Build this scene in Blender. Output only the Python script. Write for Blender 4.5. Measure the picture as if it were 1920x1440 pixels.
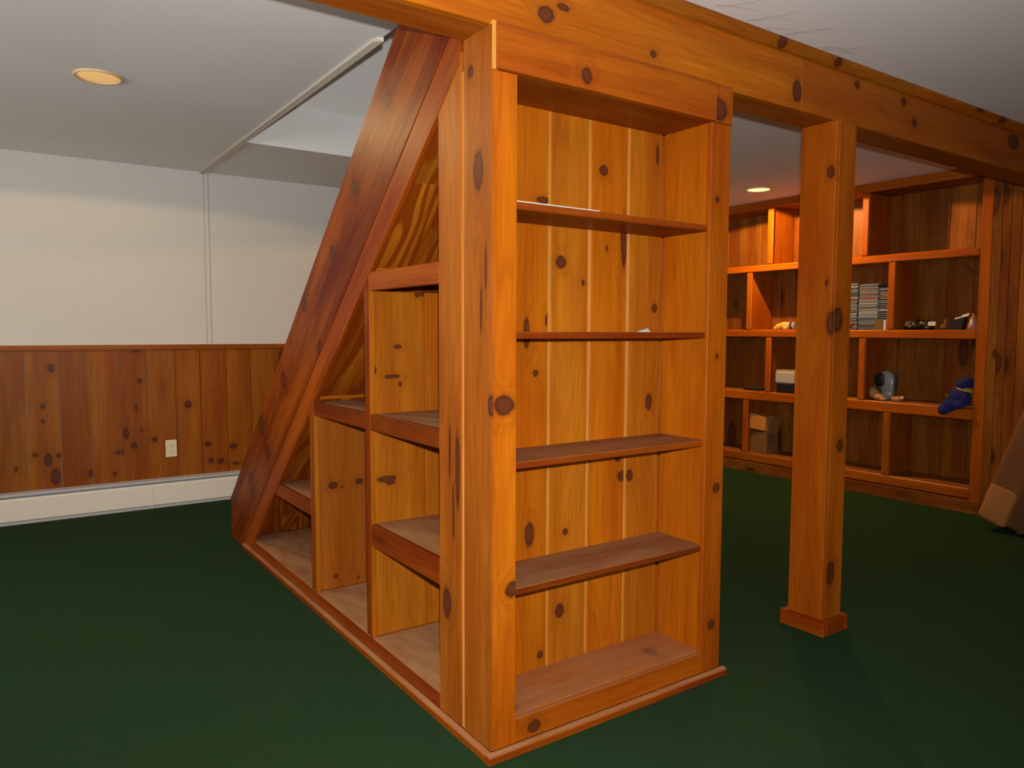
import bpy, bmesh, math, random
from mathutils import Vector, Matrix
random.seed(7)
S = bpy.context.scene
COL = S.collection
for o in list(bpy.data.objects):
    bpy.data.objects.remove(o)

# ---------------------------------------------------------------- camera
EYE = Vector((-1.0681, -1.6428, 1.1684))
YAW, PITCH, ROLL = -0.6035, -0.0705, 0.0032
fw = Vector((math.sin(-YAW)*math.cos(PITCH), math.cos(YAW)*math.cos(PITCH), math.sin(PITCH)))
rt = Vector((math.cos(YAW), math.sin(YAW), 0)); up = rt.cross(fw)
R_ = rt*math.cos(ROLL)+up*math.sin(ROLL); U_ = up*math.cos(ROLL)-rt*math.sin(ROLL)
cd = bpy.data.cameras.new('camera'); cam = bpy.data.objects.new('camera', cd); COL.objects.link(cam)
cam.matrix_world = Matrix(((R_.x, U_.x, -fw.x, EYE.x), (R_.y, U_.y, -fw.y, EYE.y), (R_.z, U_.z, -fw.z, EYE.z), (0, 0, 0, 1)))
cd.sensor_width = 36; cd.sensor_fit = 'HORIZONTAL'; cd.lens = 1402.8/1920*36; cd.clip_start = .02
S.camera = cam
# ---------------------------------------------------------------- world, lights, exposure
w = bpy.data.worlds.new('world'); S.world = w; w.use_nodes = True
w.node_tree.nodes['Background'].inputs[0].default_value = (.8, .9, 1, 1)
w.node_tree.nodes['Background'].inputs[1].default_value = .3
S.view_settings.view_transform = 'Standard'; S.view_settings.look = 'None'
S.view_settings.gamma = 1; S.view_settings.exposure = 0; S.view_settings.use_curve_mapping = False

def light(name, kind, loc, energy, color, target=None, **kw):
    d = bpy.data.lights.new(name, kind); d.energy = energy; d.color = color
    for k, v in kw.items(): setattr(d, k, v)
    o = bpy.data.objects.new(name, d); COL.objects.link(o); o.location = loc
    if kind == 'AREA': d.specular_factor = .35
    if target is not None:
        o.rotation_euler = (Vector(target)-Vector(loc)).to_track_quat('-Z', 'Y').to_euler()
    return o
# the camera's own flash, a little above the lens
light('camera_flash', 'SPOT', EYE+U_*.075+R_*.012, 275, (1, .985, .96), EYE+fw*2+U_*.3, spot_size=math.radians(114), spot_blend=.85, shadow_soft_size=.012)
# added area lights that fill the room from behind and left of the camera
light('rear_fill_light', 'AREA', (-.8, -3.66, 1.45), 18, (1, .98, .94), (-.8, 0, 1.2), shape='RECTANGLE', size=2.4, size_y=1.0)
light('left_fill_light', 'AREA', (-3.36, .9, 1.45), 50, (1, .98, .95), (0, 1.2, 1.3), shape='RECTANGLE', size=2.4, size_y=1.0)

# ---------------------------------------------------------------- knot table (world position, radius across and along)
K={'beam': [(0.178, 0.0, 2.014, 0.0275, 0.0234), (0.236, 0.0, 2.047, 0.0246, 0.0112), (0.58, -0.0, 1.994, 0.0158, 0.0123), (1.286, -0.0, 2.013, 0.0249, 0.0398), (1.654, 0.0, 2.103, 0.0181, 0.0156), (2.991, 0.0, 2.083, 0.0574, 0.0372), (1.992, 0.0, 2.098, 0.0205, 0.0187), (2.081, 0.0, 2.028, 0.0212, 0.0191)],
 'crown': [(1.164, -0.02, 2.149, 0.0237, 0.0191), (1.493, -0.02, 2.147, 0.0204, 0.0168), (2.805, -0.02, 2.149, 0.0326, 0.0143), (2.583, -0.02, 2.16, 0.0303, 0.0138)],
 'header': [(0.307, 0.0, 1.874, 0.0196, 0.0216)],
 'rstile': [(0.857, 0.0, 1.877, 0.0231, 0.0364), (0.882, 0.0, 0.184, 0.0166, 0.0167), (0.893, 0.0, 0.649, 0.0161, 0.0163), (0.867, -0.0, 1.595, 0.0103, 0.0101), (0.881, 0.0, 1.088, 0.0079, 0.0088)],
 'lstile': [(0.039, 0.0, 0.972, 0.0325, 0.0271), (0.067, -0.0, 0.466, 0.0234, 0.0223)],
 'brail': [(0.145, -0.0, 0.056, 0.0215, 0.0188)],
 'b2': [(0.0, 0.067, 1.592, 0.0243, 0.0527), (0.0, 0.107, 1.857, 0.0141, 0.0166), (0.0, 0.03, 1.337, 0.0052, 0.0625), (0.0, 0.053, 1.226, 0.0053, 0.0566), (0.0, 0.005, 0.973, 0.013, 0.0282)],
 'b1': [(0.0, 0.241, 0.368, 0.0233, 0.0452), (0.0, 0.223, 0.816, 0.0062, 0.0778), (0.0, 0.203, 0.648, 0.0062, 0.0781), (0.0, 0.178, 0.776, 0.0121, 0.1074)],
 'bb1': [(0.266, 0.216, 1.162, 0.012, 0.0487), (0.301, 0.216, 1.039, 0.0102, 0.0116), (0.28, 0.216, 0.536, 0.0187, 0.0406), (0.326, 0.216, 0.138, 0.011, 0.0123), (0.326, 0.216, 1.569, 0.0246, 0.0112), (0.349, 0.216, 1.203, 0.0125, 0.0231)],
 'bb2': [(0.398, 0.216, 1.385, 0.0191, 0.0198), (0.488, 0.216, 1.324, 0.0067, 0.0102), (0.403, 0.216, 0.266, 0.018, 0.023), (0.424, 0.216, 0.523, 0.0111, 0.0123)],
 'bb3': [(0.571, 0.216, 1.687, 0.0184, 0.0169), (0.663, 0.216, 1.472, 0.0144, 0.0875), (0.648, 0.216, 0.736, 0.0122, 0.0073), (0.668, 0.216, 0.679, 0.0197, 0.0184), (0.588, 0.216, 1.439, 0.0046, 0.0103)],
 'bb4': [(0.809, 0.216, 1.249, 0.0129, 0.0147), (0.789, 0.216, 0.926, 0.0154, 0.0298), (0.703, 0.216, 0.676, 0.015, 0.0204), (0.813, 0.216, 1.77, 0.0077, 0.0356)],
 'post': [(1.514, -0.01, 1.204, 0.0282, 0.0478), (1.514, 0.017, 1.764, 0.0155, 0.0236), (1.514, 0.02, 1.354, 0.0066, 0.014), (1.514, 0.057, 1.457, 0.0011, 0.001)],
 'postf': [(1.553, 0.0, 1.215, 0.0349, 0.0483), (1.599, 0.0, 0.733, 0.0216, 0.0251), (1.564, 0.0, 0.235, 0.0255, 0.0471), (1.501, 0.0, 1.763, 0.0204, 0.0269)],
 'stringer': [(0.0, 0.605, 1.911, 0.0243, 0.0199), (0.0, 0.879, 1.675, 0.0287, 0.0203), (0.0, 1.099, 1.461, 0.0326, 0.022), (0.0, 1.429, 1.283, 0.0327, 0.0265), (0.0, 1.721, 0.946, 0.0382, 0.0267), (0.0, 1.25, 1.094, 0.0357, 0.0213), (0.0, 2.093, 0.714, 0.0641, 0.0376), (0.0, 1.987, 0.574, 0.0351, 0.0369), (0.0, 2.277, 0.381, 0.0503, 0.0341), (0.0, 0.544, 1.62, 0.0192, 0.0166)],
 'dbu': [(0.186, 0.78, 1.299, 0.0107, 0.0114), (0.205, 0.78, 1.302, 0.0108, 0.0096), (0.107, 0.78, 1.112, 0.0146, 0.0076), (0.016, 0.78, 1.031, 0.01, 0.0149), (0.085, 0.78, 1.007, 0.029, 0.0076), (0.116, 0.78, 0.979, 0.0063, 0.0096), (0.061, 0.78, 0.642, 0.0374, 0.0115), (0.077, 0.78, 0.626, 0.0168, 0.0077)],
 'da': [(0.078, 1.34, 0.518, 0.0188, 0.0159), (0.118, 1.34, 0.508, 0.0048, 0.0068), (0.195, 1.34, 0.523, 0.0171, 0.0116), (0.086, 1.34, 0.127, 0.0096, 0.0092), (0.187, 1.34, 0.103, 0.005, 0.0071)],
 'wains': [(-0.797, 3.73, 0.934, 0.0195, 0.0262), (-0.847, 3.73, 0.701, 0.0138, 0.0163), (-0.85, 3.73, 0.609, 0.0111, 0.0131), (-0.83, 3.73, 0.37, 0.0224, 0.0397), (-0.795, 3.73, 0.263, 0.0255, 0.0499), (-0.768, 3.73, 0.394, 0.0199, 0.0166), (-0.896, 3.73, 0.406, 0.0165, 0.0131), (-0.996, 3.73, 0.328, 0.0108, 0.0194), (-0.604, 3.73, 0.263, 0.0148, 0.0238), (-0.309, 3.73, 0.839, 0.0157, 0.0174), (-0.333, 3.73, 0.666, 0.0125, 0.0174), (-0.397, 3.73, 0.503, 0.0186, 0.0382), (-0.353, 3.73, 0.419, 0.0188, 0.0245), (-0.444, 3.73, 0.382, 0.0184, 0.0138), (-0.425, 3.73, 0.387, 0.0123, 0.0243), (-0.306, 3.73, 0.517, 0.0095, 0.0105), (-0.228, 3.73, 0.451, 0.0161, 0.0177), (-0.018, 3.73, 0.67, 0.0235, 0.0252), (0.101, 3.73, 0.392, 0.0208, 0.0184), (0.27, 3.73, 0.363, 0.0253, 0.0188), (0.119, 3.73, 0.276, 0.0175, 0.0185), (0.182, 3.73, 0.266, 0.0248, 0.0186), (0.286, 3.73, 0.241, 0.0218, 0.0113), (-0.319, 3.73, 1.036, 0.0249, 0.0138), (-0.469, 3.73, 0.246, 0.0122, 0.0138)],
 't3': [(0.0, 0.701, 0.442, 0.0135, 0.0094)]}

# ---------------------------------------------------------------- materials
class NT:
    def __init__(s, name):
        s.m = bpy.data.materials.new(name); s.m.use_nodes = True
        s.t = s.m.node_tree; s.b = s.t.nodes['Principled BSDF']
    def n(s, typ, **kw):
        x = s.t.nodes.new(typ)
        for k, v in kw.items(): setattr(x, k, v)
        return x
    def set(s, sock, v):
        if v is None: return
        if isinstance(v, bpy.types.NodeSocket): s.t.links.new(v, sock)
        else: sock.default_value = v
    def math(s, op, a, b=None, c=None, clamp=False):
        x = s.n('ShaderNodeMath', operation=op); x.use_clamp = clamp
        s.set(x.inputs[0], a); s.set(x.inputs[1], b); s.set(x.inputs[2], c)
        return x.outputs[0]
    def vm(s, op, a, b=None, out=0):
        x = s.n('ShaderNodeVectorMath', operation=op)
        s.set(x.inputs[0], a); s.set(x.inputs[1], b)
        return x.outputs[out]
    def noise(s, v, scale, detail=2, rough=.5):
        x = s.n('ShaderNodeTexNoise'); s.set(x.inputs['Vector'], v)
        x.inputs['Scale'].default_value = scale; x.inputs['Detail'].default_value = detail; x.inputs['Roughness'].default_value = rough
        return x.outputs['Fac']
    def mr(s, v, a, b, c=0., d=1., smooth=False):
        x = s.n('ShaderNodeMapRange'); x.clamp = True
        if smooth: x.interpolation_type = 'SMOOTHSTEP'
        s.set(x.inputs[0], v)
        for i, q in enumerate((a, b, c, d)): x.inputs[i+1].default_value = q
        return x.outputs[0]
    def mix(s, f, a, b, mode='MIX'):
        x = s.n('ShaderNodeMix', data_type='RGBA', blend_type=mode)
        s.set(x.inputs[0], f); s.set(x.inputs[6], a if isinstance(a, bpy.types.NodeSocket) else (*a, 1)); s.set(x.inputs[7], b if isinstance(b, bpy.types.NodeSocket) else (*b, 1))
        return x.outputs[2]
    def out(s, col, rough=.5, bump=None, bs=.1, spec=.5, coat=0):
        s.set(s.b.inputs['Base Color'], col if isinstance(col, bpy.types.NodeSocket) else (*col, 1))
        s.set(s.b.inputs['Roughness'], rough); s.b.inputs['Specular IOR Level'].default_value = spec
        s.b.inputs['Coat Weight'].default_value = coat; s.b.inputs['Coat Roughness'].default_value = .25
        if bump is not None:
            x = s.n('ShaderNodeBump'); x.inputs['Strength'].default_value = bs; x.inputs['Distance'].default_value = .002
            s.set(x.inputs['Height'], bump); s.t.links.new(x.outputs[0], s.b.inputs['Normal'])
        return s.m

TINT = {  # base, darker figure
 'amber': ((0.450, 0.1278, 0.0036), (0.360, 0.0828, 0.0018)),
 'orange': ((0.405, 0.0918, 0.0027), (0.306, 0.0522, 0.0018)),
 'side': ((0.342, 0.1008, 0.0081), (0.261, 0.0630, 0.0036)),
 'red': ((0.297, 0.0666, 0.0027), (0.189, 0.0270, 0.0009)),
 'stringer': ((0.306, 0.0648, 0.0018), (0.113, 0.0108, 0.0009)),
 'shelf': ((0.252, 0.0504, 0.0027), (0.153, 0.0198, 0.0018)),
 'panel': ((0.450, 0.1395, 0.0072), (0.351, 0.0882, 0.0036)),
 'wains': ((0.306, 0.0954, 0.0054), (0.234, 0.0558, 0.0027)),
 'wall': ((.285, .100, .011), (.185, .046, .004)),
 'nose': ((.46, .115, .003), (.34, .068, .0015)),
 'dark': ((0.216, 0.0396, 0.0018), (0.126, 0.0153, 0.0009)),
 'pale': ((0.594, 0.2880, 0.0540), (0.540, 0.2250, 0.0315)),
 'post': ((.375, .096, .0035), (.285, .058, .002)),
 'ply': ((0.468, 0.1485, 0.0081), (0.207, 0.0324, 0.0018)),
}
def pine(name, tint, knots=(), auto=.0, dust=0., figure=1.0, stripes=0., spec=.13):
    """varnished knotty pine; local Z runs along the grain, knots are (x, y, z, across, along) in local space"""
    t = NT(name); base, alt = TINT[tint]
    tc = t.n('ShaderNodeTexCoord').outputs['Object']
    oi = t.n('ShaderNodeObjectInfo').outputs['Random']
    off = t.n('ShaderNodeCombineXYZ')
    t.set(off.inputs[0], t.math('MULTIPLY', oi, 17.3)); t.set(off.inputs[1], t.math('MULTIPLY', oi, 5.1)); t.set(off.inputs[2], t.math('MULTIPLY', oi, 41.7))
    P = t.vm('ADD', tc, off.outputs[0])
    field = None; core = None; rim = None
    kw_ = t.math('MULTIPLY_ADD', t.noise(tc, 40, 3, .6), .6, -.30) if knots else None
    for (x, y, z, r, l) in knots:
        d = t.vm('SUBTRACT', tc, (x, y, z)); d = t.vm('MULTIPLY', d, (1/r, .5/r, 1/l)); L = t.math('ADD', t.vm('LENGTH', d, out=1), kw_)
        c = t.mr(L, 1.10, .86); f = t.mr(L, 3.4, .5, smooth=True); h = t.mr(L, .86, .62)
        core = c if core is None else t.math('MAXIMUM', core, c)
        field = f if field is None else t.math('MAXIMUM', field, f)
        rim = h if rim is None else t.math('MAXIMUM', rim, h)
    if auto > 0:
        vo = t.n('ShaderNodeTexVoronoi'); t.set(vo.inputs['Vector'], t.vm('MULTIPLY', P, (7.5, 2.0, 2.6))); vo.inputs['Scale'].default_value = 1
        vo.inputs['Randomness'].default_value = .9
        sep = t.n('ShaderNodeSeparateColor'); t.set(sep.inputs[0], vo.outputs['Color'])
        rad = t.mr(sep.outputs[0], 1-auto, 1., 0., .34)
        wob = t.math('MULTIPLY_ADD', t.noise(P, 60, 2), .07, -.035)
        L = t.math('DIVIDE', t.math('ADD', vo.outputs['Distance'], wob), t.math('MAXIMUM', rad, .0001))
        c = t.mr(L, 1.1, .8); f = t.mr(L, 3., .7, smooth=True); h = t.mr(L, .8, .5)
        core = c if core is None else t.math('MAXIMUM', core, c)
        field = f if field is None else t.math('MAXIMUM', field, f)
        rim = h if rim is None else t.math('MAXIMUM', rim, h)
    broad = t.noise(t.vm('MULTIPLY', P, (9, 9, .9)), 1, 3, .55)
    sx = t.n('ShaderNodeSeparateXYZ'); t.set(sx.inputs[0], P)
    warp = t.noise(t.vm('MULTIPLY', P, (7, 7, .8)), 1, 2, .4)
    ang = t.math('ADD', t.math('MULTIPLY', sx.outputs[0], 210.), t.math('MULTIPLY', warp, 95.))
    if field is not None: ang = t.math('MULTIPLY_ADD', field, 9., ang)
    ring = t.math('MULTIPLY_ADD', t.math('SINE', ang), .5, .5)
    ring = t.math('POWER', ring, 2.5)
    fib = t.noise(t.vm('MULTIPLY', P, (260, 260, 5)), 1, 2, .6)
    col = t.mix(t.mr(broad, .34, .66), base, alt)
    patch = t.noise(t.vm('MULTIPLY', P, (5, 5, 1.6)), 1, 2, .5)
    col = t.mix(t.mr(patch, .50, .68, 0, .55), col, (alt[0]*.95, alt[1]*.70, alt[2]*.6))
    streak = t.noise(t.vm('MULTIPLY', P, (26, 26, 1.3)), 1, 3, .6)
    col = t.mix(t.mr(streak, .50, .78, 0, .50), col, tuple(c*.78 for c in alt))
    col = t.mix(t.mr(streak, .46, .26, 0, .35), col, tuple(min(1, c*1.28) for c in base))
    lim = t.math('MULTIPLY', ring, t.math('MULTIPLY_ADD', broad, .40*figure, .02))
    col = t.mix(lim, col, tuple(c*.55 for c in alt))
    fv = t.mr(fib, .25, .75, .84, 1.11)
    vv = t.mr(oi, 0, 1, .86, 1.10)
    mul = t.n('ShaderNodeCombineColor'); fvv = t.math('MULTIPLY', fv, vv)
    t.set(mul.inputs[0], fvv); t.set(mul.inputs[1], t.math('MULTIPLY', fvv, t.mr(oi, 0, 1, 1.06, .93))); t.set(mul.inputs[2], fvv)
    col = t.mix(1., col, mul.outputs[0], 'MULTIPLY')
    if stripes > 0:   # wide cathedral figure of plywood
        pw = t.noise(t.vm('MULTIPLY', P, (7, 7, 1.6)), 1, 1, .3)
        a2 = t.math('SINE', t.math('ADD', t.math('MULTIPLY', pw, 48.), t.math('MULTIPLY', sx.outputs[0], 12.)))
        col = t.mix(t.math('MULTIPLY', t.mr(a2, -.1, .35), stripes), col, alt)
    if field is not None:
        halo = t.math('MULTIPLY', field, t.math('MULTIPLY_ADD', t.math('SINE', t.math('MULTIPLY', field, 16.)), .22, .38))
        col = t.mix(halo, col, tuple(c*.62 for c in alt))
        col = t.mix(t.math('MULTIPLY', core, .95), col, (.050, .012, .005))
        col = t.mix(t.math('MULTIPLY', rim, .45), col, (.15, .035, .010))
    rough = t.mr(fib, 0, 1, .36, .50)
    if dust > 0:
        g = t.n('ShaderNodeNewGeometry'); s3 = t.n('ShaderNodeSeparateXYZ'); t.set(s3.inputs[0], g.outputs['True Normal'])
        dn = t.noise(t.vm('MULTIPLY', P, (14, 14, 4)), 1, 4, .6)
        df = t.math('MULTIPLY', t.mr(s3.outputs[2], .55, .8), t.math('MULTIPLY', t.mr(dn, .25, .65, .35, 1.), dust))
        col = t.mix(df, col, (.40, .20, .085)); rough = t.math('MULTIPLY_ADD', df, .5, rough)
    return t.out(col, rough, fib, .10, spec=spec)

def plain(name, c, rough=.6, bump=None, bs=.2, spec=.4, metal=0, var=0):
    t = NT(name)
    col = c; h = None
    if bump or var:
        tc = t.n('ShaderNodeTexCoord').outputs['Object']; h = t.noise(tc, bump or 30, 4, .6)
        if var: col = t.mix(t.mr(h, .3, .7), tuple(x*(1-var) for x in c), tuple(min(1, x*(1+var)) for x in c))
    t.b.inputs['Metallic'].default_value = metal
    return t.out(col, rough, h if bump else None, bs, spec=spec)

def glow(name, c, e):
    t = NT(name); t.b.inputs['Emission Color'].default_value = (*c, 1); t.b.inputs['Emission Strength'].default_value = e
    return t.out(c, .5)

def carpet_mat():
    t = NT('green_carpet'); tc = t.n('ShaderNodeTexCoord').outputs['Object']
    a = t.noise(tc, 1.6, 3, .6); b = t.noise(tc, 260, 2, .7); c = t.noise(t.vm('MULTIPLY', tc, (1, 1, 1)), 14, 4, .65)
    col = t.mix(t.mr(a, .35, .7), (.0225, .055, .0235), (.031, .056, .0195))
    col = t.mix(t.mr(b, .3, .75), tuple(x*.72 for x in (.024, .056, .0235)), col)
    col = t.mix(t.math('MULTIPLY', t.mr(c, .48, .75), .35), col, (.013, .036, .015))
    sp = t.noise(tc, 75, 1, .5)
    col = t.mix(t.mr(sp, .80, .84, 0, .5), col, (.12, .15, .11))
    m = t.out(col, .95, b, .9, spec=.02)
    return m
def plaster(name, c, lin=0., stain=.0):
    t = NT(name); tc = t.n('ShaderNodeTexCoord').outputs['Object']
    a = t.noise(tc, 1.3, 3, .6); b = t.noise(tc, 120, 3, .6); d = t.noise(tc, 9, 5, .7)
    col = t.mix(t.mr(a, .3, .7), c, tuple(x*.95 for x in c))
    col = t.mix(t.math('MULTIPLY', t.mr(d, .60, .8), stain), col, tuple(x*.72 for x in c))
    return t.out(col, .75, b, .15, spec=.2)

M = {}
def PM(tint, **kw):
    key = (tint, tuple(sorted(kw.items())))
    if key not in M: M[key] = pine('pine_'+tint, tint, **kw)
    return M[key]
WHITE = plaster('ceiling_paint', (.82, .80, .775), stain=.12)
WALLP = plaster('wall_paint', (.64, .61, .56), stain=.15)
SHAFT = plaster('stairwell_paint', (.90, .89, .87), stain=.08)
LATH = plain('painted_lath', (.55, .48, .38), .7, 60)
DARK = plain('black_plastic', (.012, .010, .010), .4)
CREAM = plain('cream_enamel', (.74, .67, .56), .45, 25, .1)
GREY = plain('grey_metal', (.42, .41, .42), .45, spec=.5)
IVORY = plain('ivory_plastic', (.70, .60, .38), .4)

# ---------------------------------------------------------------- mesh helpers
def link(name, me, mat, parent=None, label=None):
    o = bpy.data.objects.new(name, me); COL.objects.link(o)
    if mat: me.materials.append(mat)
    if parent: o.parent = parent
    if label: o['label'] = label
    return o
def thing(name, loc, label, cat, group=None):
    o = bpy.data.objects.new(name, None); COL.objects.link(o); o.location = loc; o.empty_display_size = .1
    o['label'] = label; o['category'] = cat
    if group: o['group'] = group
    return o
def tag(o, label, cat, group=None):
    o['label'] = label; o['category'] = cat
    if group: o['group'] = group
    return o
def origin(p):
    v = Vector((0, 0, 0))
    while p is not None: v += Vector(p.location) if not p.get('_rot') else Vector(); p = p.parent
    return v
def box_mesh(dx, dy, dz, bev):
    bm = bmesh.new(); bmesh.ops.create_cube(bm, size=1)
    for v in bm.verts: v.co = Vector((v.co.x*dx, v.co.y*dy, v.co.z*dz))
    if bev > 0:
        bmesh.ops.bevel(bm, geom=list(bm.edges), offset=min(bev, min(dx, dy, dz)*.45), segments=1, affect='EDGES', profile=.5)
    me = bpy.data.meshes.new('m'); bm.to_mesh(me); bm.free(); return me
def board(name, lo, hi, mat, parent=None, axis=None, bev=.0015, knots=(), label=None, **pk):
    """an axis-aligned plank, local Z along the grain. mat: a material or a tint name (+ pine options)"""
    lo = Vector(lo); hi = Vector(hi); d = hi-lo; c = (lo+hi)/2
    if axis is None: axis = max(range(3), key=lambda i: d[i])
    rest = [i for i in range(3) if i != axis]
    if d[rest[0]] < d[rest[1]]: rest = rest[::-1]
    ax, ay, az = rest[0], rest[1], axis
    E = [Vector((1, 0, 0)), Vector((0, 1, 0)), Vector((0, 0, 1))]
    X, Y, Z = E[ax], E[ay], E[az]
    if X.cross(Y).dot(Z) < 0: Y = -Y
    R = Matrix((X, Y, Z)).transposed()
    if isinstance(mat, str):
        if knots:
            kl = []
            for (kx, ky, kz, ru, rv) in knots:
                p = R.transposed() @ (Vector((kx, ky, kz))-c)
                if axis != 2: ru, rv = rv, ru
                kl.append((p.x, p.y, p.z, max(ru, .002), max(rv, .002)))
            mat = pine('pine_'+name, mat, knots=tuple(kl), **pk)
        else: mat = PM(mat, **pk)
    o = link(name, box_mesh(d[ax], d[ay], d[az], bev), mat, parent, label)
    o.rotation_euler = R.to_euler(); o.location = c-(origin(parent) if parent else Vector())
    return o
def prism(name, pts, axis, a, b, mat, parent=None, grain=None, center=None, label=None, knots=(), **pk):
    """polygon pts in the two other axes, extruded along axis from a to b; grain = direction (world) of local Z"""
    g = Vector(grain or (0, 0, 1)).normalized()
    n = [Vector((1, 0, 0)), Vector((0, 1, 0)), Vector((0, 0, 1))][axis]
    X = n.cross(g)
    if X.length < .1: X = Vector((0, 1, 0)) if axis == 0 else Vector((1, 0, 0)); X = (Vector((0, 0, 1)) if axis == 0 else X)
    X.normalize(); Y = g.cross(X)
    R = Matrix((X, Y, g)).transposed()
    W = []
    for s in (a, b):
        for (p, q) in pts:
            v = [p, q]; v.insert(axis, s); W.append(Vector(v))
    c = sum(W, Vector())/len(W)
    Lc = [R.transposed() @ (v-c) for v in W]; k = len(pts)
    bm = bmesh.new(); vs = [bm.verts.new(v) for v in Lc]
    bm.faces.new(vs[:k]); bm.faces.new(vs[k:][::-1])
    for i in range(k): bm.faces.new((vs[i], vs[(i+1) % k], vs[k+(i+1) % k], vs[k+i]))
    bmesh.ops.recalc_face_normals(bm, faces=bm.faces)
    bmesh.ops.bevel(bm, geom=list(bm.edges), offset=.0012, segments=1, affect='EDGES')
    me = bpy.data.meshes.new('m'); bm.to_mesh(me); bm.free()
    if isinstance(mat, str):
        if knots:
            kl = [(*(R.transposed() @ (Vector(q[:3])-c)), max(q[3], .002), max(q[4], .002)) for q in knots]
            mat = pine('pine_'+name, mat, knots=tuple(kl), **pk)
        else: mat = PM(mat, **pk)
    o = link(name, me, mat, parent, label); o.rotation_euler = R.to_euler()
    o.location = c-(origin(parent) if parent else Vector()); return o
def mesh(name, verts, faces, mat, parent=None, label=None, smooth=False):
    c = origin(parent) if parent else Vector()
    me = bpy.data.meshes.new('m'); me.from_pydata([Vector(v)-c for v in verts], [], faces); me.update()
    bm = bmesh.new(); bm.from_mesh(me); bmesh.ops.recalc_face_normals(bm, faces=bm.faces); bm.to_mesh(me); bm.free()
    if smooth: me.polygons.foreach_set('use_smooth', [True]*len(me.polygons))
    return link(name, me, mat, parent, label)
def boxes(name, bl, mat, parent=None, label=None):
    V = []; F = []
    for (lo, hi) in bl:
        b = len(V); x0, y0, z0 = lo; x1, y1, z1 = hi
        V += [(x0, y0, z0), (x1, y0, z0), (x1, y1, z0), (x0, y1, z0), (x0, y0, z1), (x1, y0, z1), (x1, y1, z1), (x0, y1, z1)]
        F += [tuple(b+i for i in f) for f in ((0, 3, 2, 1), (4, 5, 6, 7), (0, 1, 5, 4), (1, 2, 6, 5), (2, 3, 7, 6), (3, 0, 4, 7))]
    return mesh(name, V, F, mat, parent, label)
def lathe(name, prof, loc, mat, parent=None, seg=32, label=None, rot=None):
    V = []; F = []; n = len(prof)
    for i in range(seg):
        a = 2*math.pi*i/seg
        for (r, z) in prof: V.append(Vector((r*math.cos(a), r*math.sin(a), z)))
    for i in range(seg):
        for j in range(n-1):
            F.append((i*n+j, ((i+1) % seg)*n+j, ((i+1) % seg)*n+j+1, i*n+j+1))
    me = bpy.data.meshes.new('m'); me.from_pydata(V, [], F)
    bm = bmesh.new(); bm.from_mesh(me); bmesh.ops.remove_doubles(bm, verts=bm.verts, dist=1e-5); bmesh.ops.recalc_face_normals(bm, faces=bm.faces); bm.to_mesh(me); bm.free()
    me.polygons.foreach_set('use_smooth', [True]*len(me.polygons))
    o = link(name, me, mat, parent, label); o.location = Vector(loc)-(origin(parent) if parent else Vector())
    if rot: o.rotation_euler = rot
    return o
def blob(name, ells, mat, parent=None, vox=.006, label=None, bumpy=0):
    """union of ellipsoids (centre, radii, rotation about X) melted into one surface"""
    bm = bmesh.new()
    for e in ells:
        c, r = Vector(e[0]), e[1]; rz = e[2] if len(e) > 2 else (0, 0, 0)
        from mathutils import Euler
        mt = Matrix.Translation(c-(origin(parent) if parent else Vector())) @ Euler(rz).to_matrix().to_4x4() @ Matrix.Diagonal((*r, 1))
        bmesh.ops.create_icosphere(bm, subdivisions=3, radius=1, matrix=mt)
    me = bpy.data.meshes.new('m'); bm.to_mesh(me); bm.free()
    o = link(name, me, mat, parent, label)
    m = o.modifiers.new('remesh', 'REMESH'); m.mode = 'VOXEL'; m.voxel_size = vox; m.use_smooth_shade = True
    s = o.modifiers.new('smooth', 'SMOOTH'); s.iterations = 4; s.factor = .6
    return o
def tube_geo(pts, r, V, F, seg=6):
    pts = [Vector(p) for p in pts]; b = len(V); N = len(pts)
    for i, p in enumerate(pts):
        t = (pts[min(i+1, N-1)]-pts[max(i-1, 0)]).normalized()
        u = t.cross(Vector((0, 0, 1)) if abs(t.z) < .9 else Vector((1, 0, 0))).normalized(); v = t.cross(u)
        for k in range(seg):
            q = 2*math.pi*k/seg; V.append(p+r*(math.cos(q)*u+math.sin(q)*v))
    for i in range(N-1):
        for k in range(seg):
            F.append((b+i*seg+k, b+i*seg+(k+1) % seg, b+(i+1)*seg+(k+1) % seg, b+(i+1)*seg+k))
    F.append(tuple(b+k for k in range(seg))); F.append(tuple(b+(N-1)*seg+k for k in reversed(range(seg))))
def tube(name, pts, r, mat, parent=None, label=None, seg=6):
    V, F = [], []; tube_geo(pts, r, V, F, seg)
    return mesh(name, V, F, mat, parent, label, smooth=True)
def struct(o): o['kind'] = 'structure'; return o

# ================================================================= THE SETTING
HC = 2.2237       # rear ceiling
HF = 2.166        # ceiling of the near half of the room, in front of the beam
YW = 3.735        # far wall
XO, XO2 = .121, .955   # stairwell opening
floor = boxes('floor', [((-3.5, -3.8, -.06), (4.6, 3.9, 0))], carpet_mat()); struct(floor)
struct(boxes('ceiling', [((-3.5, .147, HC), (XO, YW, HC+.05)), ((XO, 2.74, HC), (XO2, YW, HC+.05)), ((XO2, .147, HC), (4.6, YW, HC+.05)),
                         ((-3.5, -3.8, HF), (4.6, .09, HF+.05))], WHITE))
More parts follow.
